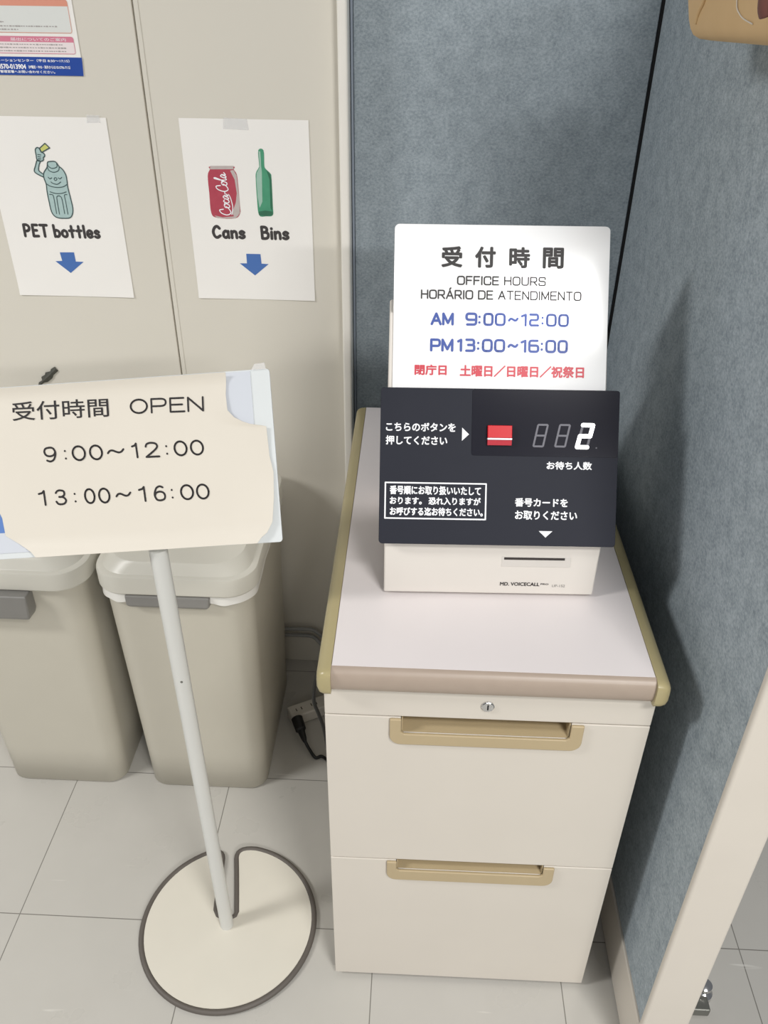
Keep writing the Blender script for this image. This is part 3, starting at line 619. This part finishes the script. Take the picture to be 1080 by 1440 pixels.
# ------------------------------------------------------------------ notices on the wall
WM = lambda x, z: frame((0, 0, 0), (1,0,0), (0,0,1), (0,-1,0)) @ Matrix.Translation((-x, -z, 0))
def poster(name, label, cat, x0, x1, z0, z1, m_, curl=.0015):
    t = thing(name, label, cat, ((x0+x1)/2, YW-.0008, z0)); Xm = WM((x0+x1)/2, z0); rows = []
    for i in range(25):
        v = z0+(z1-z0)*i/24; row = []
        for k in range(17):
            u = x0+(x1-x0)*k/16; e = max(0, 1-(v-z0)/.03)
            row.append((u, v, .0003+curl*e*e*(abs(k-8)/8)**2+.0004*math.sin(k*.7)*math.sin(i*.45)**2*0))
        rows.append(row)
    obj('sheet', Geo().grid(rows, Xm), m_, t, smooth=True, solid=.0004)
    return t, Xm
STK = {
 'P': (.55, [[(0,0),(.04,1)], [(.04,1),(.32,1.0),(.5,.82),(.46,.58),(.28,.46),(.04,.46)]]),
 'E': (.5, [[(.05,1),(0,0),(.45,.02)], [(.05,1),(.47,1)], [(.03,.52),(.38,.53)]]),
 'T': (.62, [[(0,1),(.62,1)], [(.32,1),(.30,0)]]),
 'b': (.45, [[(0,1),(0,0)], [(0,.42),(.2,.58),(.42,.45),(.42,.15),(.22,0),(0,.1)]]),
 'o': (.46, [[(.23,.58),(.04,.45),(.02,.15),(.22,0),(.43,.13),(.43,.45),(.23,.58)]]),
 't': (.42, [[(.22,.95),(.20,0)], [(0,.55),(.42,.58)]]),
 'l': (.06, [[(.03,1),(.03,0)]]),
 'e': (.44, [[(.03,.28),(.42,.34),(.38,.54),(.2,.6),(.03,.44),(.02,.16),(.2,0),(.43,.1)]]),
 's': (.40, [[(.38,.5),(.2,.6),(.04,.48),(.12,.34),(.32,.25),(.38,.11),(.2,0),(0,.08)]]),
 'C': (.58, [[(.54,.82),(.36,1),(.14,.88),(0,.5),(.1,.12),(.3,0),(.56,.16)]]),
 'a': (.46, [[(.42,.58),(.42,.2),(.46,0)], [(.42,.46),(.22,.6),(.03,.42),(.03,.13),(.2,0),(.42,.18)]]),
 'n': (.42, [[(0,.58),(.02,0)], [(.01,.4),(.2,.58),(.38,.48),(.41,0)]]),
 'B': (.52, [[(.02,0),(.0,1)], [(0,1),(.3,.98),(.42,.8),(.32,.57),(.02,.53)], [(.3,.55),(.5,.42),(.48,.12),(.3,0),(.02,0)]]),
 'i': (.06, [[(.03,.58),(.03,0)], [(.03,.86),(.03,.88)]]),
}
def stroke_word(g, word, x0, x1, z0, z1, h, Xm, wd):
    W = 0; pos = []
    for c in word:
        if c == ' ': W += .38; continue
        pos.append((c, W)); W += STK[c][0]+.24
    W -= .24
    sx_ = (x1-x0)/W; sz = z1-z0
    for c, p in pos:
        for st in STK[c][1]:
            q = smooth_path([(a, b, 0) for a, b in st], 5) if len(st) > 2 and c not in 'EPBT' else st
            if c in 'PB' and len(st) > 2: q = smooth_path([(a, b, 0) for a, b in st], 5)
            g.stroke([(x0+(p+a[0])*sx_, z0+a[1]*sz) for a in q], wd, h, Xm)
def art(key, h, Xm, m_, t, name, sm=False):
    pts = ART[key]
    if sm: pts = [(p[0], p[1]) for p in smooth_path([(a, b, 0) for a, b in pts], 4, True)]
    return obj(name, Geo().flat(pts, h, Xm), m_, t)
HP = .0009
pt, Xm = poster('bottle_poster', 'white notice reading PET bottles taped to the beige wall', 'poster', -.5500, -.3400, .8800, 1.1780, PAPER)
pic = art('body', HP, Xm, TEAL, pt, 'bottle_picture', True)
g = Geo(); g.flat(ART['arm'], HP, Xm); g.flat(ART['hand'], HP, Xm); obj('arm', g, TEAL, pic)
art('cap', HP+.0001, Xm, LIME, pic, 'bottle_cap')
g = Geo()
for key, cl in (('body', True), ('arm', False), ('hand', True), ('cap', True)):
    pts = [(p[0], p[1]) for p in smooth_path([(a, b, 0) for a, b in ART[key]], 3, cl)] if key != 'cap' else ART[key]
    g.stroke(pts, .0018, HP+.0002, Xm, closed=cl)
for l in ART['lines']: g.stroke([(p[0], p[1]) for p in smooth_path([(a, b, 0) for a, b in l], 3)], .0014, HP+.0002, Xm)
obj('outline', g, LINE, pic)
g = Geo(); stroke_word(g, 'PET bottles', -.5160, -.3840, .9862, 1.0055, HP, Xm, .0048); obj('lettering', g, INKG, pt)
art('arrow1', HP, Xm, ARROW, pt, 'arrow')
obj('tape', Geo().prism([(-.372, 1.1700), (-.350, 1.1705), (-.350, 1.1815), (-.371, 1.1820)], .0008, .0011, Xm), TAPE, pt)
pt, Xm = poster('can_poster', 'white notice reading Cans and Bins taped to the beige wall', 'poster', -.2213, -.0107, .8825, 1.1797, PAPER)
can = art('canbody', HP, Xm, CANRED, pt, 'can_picture', True)
art('canswoosh', HP+.0001, Xm, CANSIL, can, 'can_side'); art('canrim', HP+.0002, Xm, CANSIL, can, 'can_rim'); art('canfoot', HP+.0002, Xm, CANSIL, can, 'can_foot')
g = Geo()
O, S_, U = [Vector(p) for p in ART['canO']]; ds = S_-O; du = U-O
script = [[(.13,.62),(.10,.95),(.03,.8),(0,.35),(.06,0),(.15,.12),(.20,.35)], [(.22,.5),(.18,.4),(.19,.08),(.24,.06),(.27,.35),(.22,.5),(.29,.42)], [(.36,.42),(.32,.5),(.29,.2),(.33,.03),(.38,.16)],
          [(.46,.4),(.42,.5),(.38,.22),(.41,.04),(.46,.4),(.46,.08),(.50,.2)], [(.50,.3),(.55,.32)],
          [(.69,.62),(.66,1.0),(.59,.85),(.56,.35),(.61,0),(.69,.12),(.73,.35)], [(.75,.5),(.71,.4),(.72,.08),(.77,.06),(.79,.35),(.75,.5),(.81,.42)], [(.80,.3),(.86,.95),(.84,1.05),(.82,.5),(.84,.05),(.88,.15)],
          [(.95,.4),(.91,.5),(.88,.22),(.91,.04),(.95,.4),(.95,.08),(1.0,.2)]]
for st in script:
    g.stroke([tuple(O+ds*p[0]+du*p[1]) for p in smooth_path([(a, b, 0) for a, b in st], 5)], .0016, HP+.0003, Xm)
tail = [tuple(O+ds*a+du*b) for a, b in ((.02,-.06), (.20,-.22), (.42,-.12), (.50,.02))]
g.stroke([(p[0], p[1]) for p in smooth_path([(a, b, 0) for a, b in tail], 6)], .0014, HP+.0003, Xm)
obj('can_lettering', g, WINK, can)
bo = art('botbody', HP, Xm, BOTG, pt, 'bottle_picture', True); art('botlight', HP+.0001, Xm, BOTL, bo, 'bottle_sheen'); art('botdark', HP+.0001, Xm, BOTD, bo, 'bottle_side'); art('botfoot', HP+.0002, Xm, BOTD, bo, 'bottle_foot')
g = Geo(); stroke_word(g, 'Cans', -.1830, -.1290, .9912, 1.0100, HP, Xm, .0050); obj('lettering', g, INKG, pt)
g = Geo(); stroke_word(g, 'Bins', -.0985, -.0530, .9912, 1.0105, HP, Xm, .0050); obj('lettering', g, INKG, pt)
art('arrow2', HP, Xm, ARROW, pt, 'arrow')
obj('tape', Geo().prism([(-.150, 1.1650), (-.108, 1.1635), (-.110, 1.1800), (-.148, 1.1815)], .0008, .0011, Xm), TAPE, pt)

pt, Xm = poster('information_poster', 'white information poster with blue footer high on the beige wall, cut by the frame', 'poster', -.6600, -.3640, 1.2377, 1.6500, PAPER, .0)
obj('footer_band', Geo().flat([(-.660, 1.2377), (-.3645, 1.2377), (-.3625, 1.2634), (-.660, 1.2634)], HP, Xm), NAVY, pt)
def box_with_bar(z0, zb, z1, x1, fill, bar):
    obj('text_box', Geo().flat(rrect(-.640, x1, z0, z1, .003, 4), HP, Xm), fill, pt)
    obj('heading_bar', Geo().flat([(-.640, zb), (x1, zb)]+[(x1-.004+.004*math.cos(a), z1-.004+.004*math.sin(a)) for a in [PI/2*i/5 for i in range(6)]]+[(-.640, z1)], HP+.0001, Xm), bar, pt)
    g = Geo(); g.stroke(rrect(-.640, x1, z0, z1, .003, 4), .0007, HP+.0002, Xm, closed=True); obj('text_box_border', g, bar, pt)
box_with_bar(1.2682, 1.2838, 1.2912, -.3712, PALEP, PINK)
box_with_bar(1.2965, 1.3318, 1.3400, -.3712, PALEG, ORANGE)
g = Geo()
put_text(g, '外国人在留総合インフォメーションセンター（平日 8:30～17:15）', -.572, -.3830, 1.2562, 1.2605, HP+.0003, Xm, .0001)
put_text(g, '0570-013904', -.4990, -.4540, 1.2462, 1.2532, HP+.0003, Xm, .0003)
put_text(g, '（IP電話・PHS・海外からは 03-5796-7112）', -.4500, -.3835, 1.2470, 1.2518, HP+.0003, Xm, .0001)
put_text(g, 'お近くの地方出入国在留管理官署へお問い合わせください。', -.560, -.4090, 1.2405, 1.2446, HP+.0003, Xm, .0001)
obj('footer_lettering', g, WINK, pt)
g = Geo()
put_text(g, '届出についてのご案内', -.470, -.3830, 1.2852, 1.2897, HP+.0003, Xm, .0)
obj('heading_lettering', g, WINK, pt)
g = Geo()
for zz, xa, xb in ((1.2805, -.50, -.388), (1.2760, -.50, -.384), (1.2715, -.50, -.386), (1.3270, -.50, -.481), (1.3215, -.50, -.490), (1.3160, -.50, -.486), (1.3105, -.50, -.475), (1.3050, -.50, -.392), (1.3005, -.50, -.455)):
    x = xa-.1
    while x < xb:
        l = random.uniform(.0012, .0030); g.stroke([(x, zz), (min(x+l, xb), zz)], .0012 if random.random() < .6 else .0018, HP+.0003, Xm); x += l+random.uniform(.0016, .003)
obj('small_print', g, PRINTG, pt)

# dark scrap poking up behind the stand's sign, stuck to the wall
g = Geo()
rows = []
for i in range(9):
    t = i/8; c = Vector((-.556+.042*t, .700+.036*t)); wd = .004+.010*t*(1-.35*t)+(.006 if 2 < i < 6 else 0)
    nrm = Vector((-.65, .76)); jag = .0015*(-1)**i
    rows.append([(c.x+nrm.x*k*(wd/2)+jag*(k > 0), YW-.0006-.0045*(.4+.6*math.sin(t*PI))*(1-abs(k)*.6)-.002*(i % 2)*(k == 0), c.y+nrm.y*k*(wd/2)) for k in (-1, -.5, 0, .5, 1)])
g.grid(rows)
tag(obj('decorative_scrap', g, STRIPED, None, smooth=True, solid=.0008), 'small dark patterned scrap on the wall just above the cream notice', 'scrap')

# ------------------------------------------------------------------ leads and socket on the floor
ps = thing('power_strip', 'off-white power strip on the floor between the bin and the cabinet', 'power strip', (-.0835, .4427, 0), math.atan2(.0305, .0543))
obj('case', Geo().box(0, .150, -.036, 0, .001, .030), SOCK, ps, bevel=.004, seg=3)
g = Geo()
for i in range(4):
    for dx in (-.006, .006): g.box(.022+.035*i+dx-.001, .022+.035*i+dx+.001, -.022, -.014, .0300, .0303)
obj('socket_slots', g, DARK, ps)
pc = thing('black_lead', 'black power cord with plug looping beside the cabinet', 'cord', (.02, .33, 0))
off = Vector((.02, .33, 0))
P = [(.0640, .545, .640), (.0560, .42, .560), (.0470, .28, .500), (.0330, .205, .420), (.0205, .200, .360), (.0150, .200, .308), (.0225, .200, .2726), (.0300, .202, .235), (.0345, .215, .160), (.0300, .262, .070), (.0170, .318, .0120), (.0040, .333, .0042), (-.0080, .329, .0045), (-.0230, .345, .0120), (-.0330, .357, .0220)]
auto_smooth(obj('cord', Geo().tube([tuple(Vector(p)-off) for p in smooth_path(P, 8)], .0034, 10), CORD, pc), 70)
a = Vector((-.0325, .3555, .0215))-off; b = Vector((-.0560, .4080, .0330))-off
auto_smooth(obj('plug', Geo().tube([a, a.lerp(b, .15), a.lerp(b, .3), a.lerp(b, .45), a.lerp(b, .5), b], [.0040, .0062, .0070, .0080, .0115, .0125], 14), CORD, pc), 40)
def lead(label, P):
    tag(auto_smooth(obj('cable', Geo().tube(smooth_path(P, 8), .0042, 10), GCORD), 70), label, 'cable', 'grey cables along the wall base')
lead('grey cable along the wall base, upper of two', [(-.1060, .606, .1105), (-.0700, .606, .1120), (-.0430, .606, .1110), (-.0220, .603, .0960), (.0050, .600, .0700), (.0450, .595, .0220), (.0800, .592, .0045)])
lead('grey cable along the wall base, lower of two', [(-.1060, .606, .0925), (-.0700, .606, .0930), (-.0430, .605, .0910), (-.0260, .598, .0790), (-.0050, .590, .0560), (.0330, .582, .0160), (.0700, .580, .0045)])

# ------------------------------------------------------------------ paper bag at the top right
pbg = thing('paper_bag', 'brown kraft paper bag hanging against the right partition', 'bag', (.487, .07, 1.304))
g = Geo(); rings = []
for z, y0, y1, x0, x1, r in ((.0245, -.050, .166, .466, .522, .010), (.0256, -.064, .174, .455, .526, .010), (.0285, -.074, .180, .4500, .5275, .010), (.0340, -.082, .185, .4475, .5275, .009), (.0420, -.086, .191, .4460, .5275, .008), (.058, -.088, .204, .4455, .5275, .007), (.09, -.090, .214, .4440, .5275, .006), (.12, -.090, .219, .446, .5275, .005), (.155, -.090, .222, .455, .5275, .005)):
    rings.append([(x-.487, y-.07, z+max(0, .05-y)**2*1.1*max(0, 1-(z-.024)/.08)) for x, y in rrect(x0, x1, y0, y1, r, 5)])
g.loft(rings); auto_smooth(obj('bag_body', g, KRAFT, pbg), 50)
obj('strap', Geo().tube(smooth_path([(-.0440, -.128, .056), (-.0475, -.128, .066), (-.0475, -.126, .10), (-.044, -.124, .13), (-.036, -.12, .154)], 5), [.004]+[.007]*19+[.006], 12), BROWN, pbg, smooth=True, label='dark brown strap')
obj('fold', Geo().tube(smooth_path([(-.0412, .050, .14), (-.0424, .061, .070), (-.0418, .078, .050), (-.0405, .086, .040)], 6), .0022, 8), KRAFT, pbg, smooth=True)
obj('seam', Geo().tube(smooth_path([(-.0418, -.024, .13), (-.0424, -.034, .068), (-.0415, -.050, .053), (-.0410, -.085, .048)], 6), .0006, 8), CREAM, pbg, smooth=True, label='pale seam line')

# things of a kind share a group
for o in bpy.data.objects:
    if o.parent is None and o.get('category') == 'bin': o['group'] = 'waste bins under the notices'
    if o.parent is None and o.get('category') == 'partition': o['group'] = 'blue-grey partitions'
    if o.parent is None and o.get('category') == 'poster': o['group'] = 'notices on the beige wall'
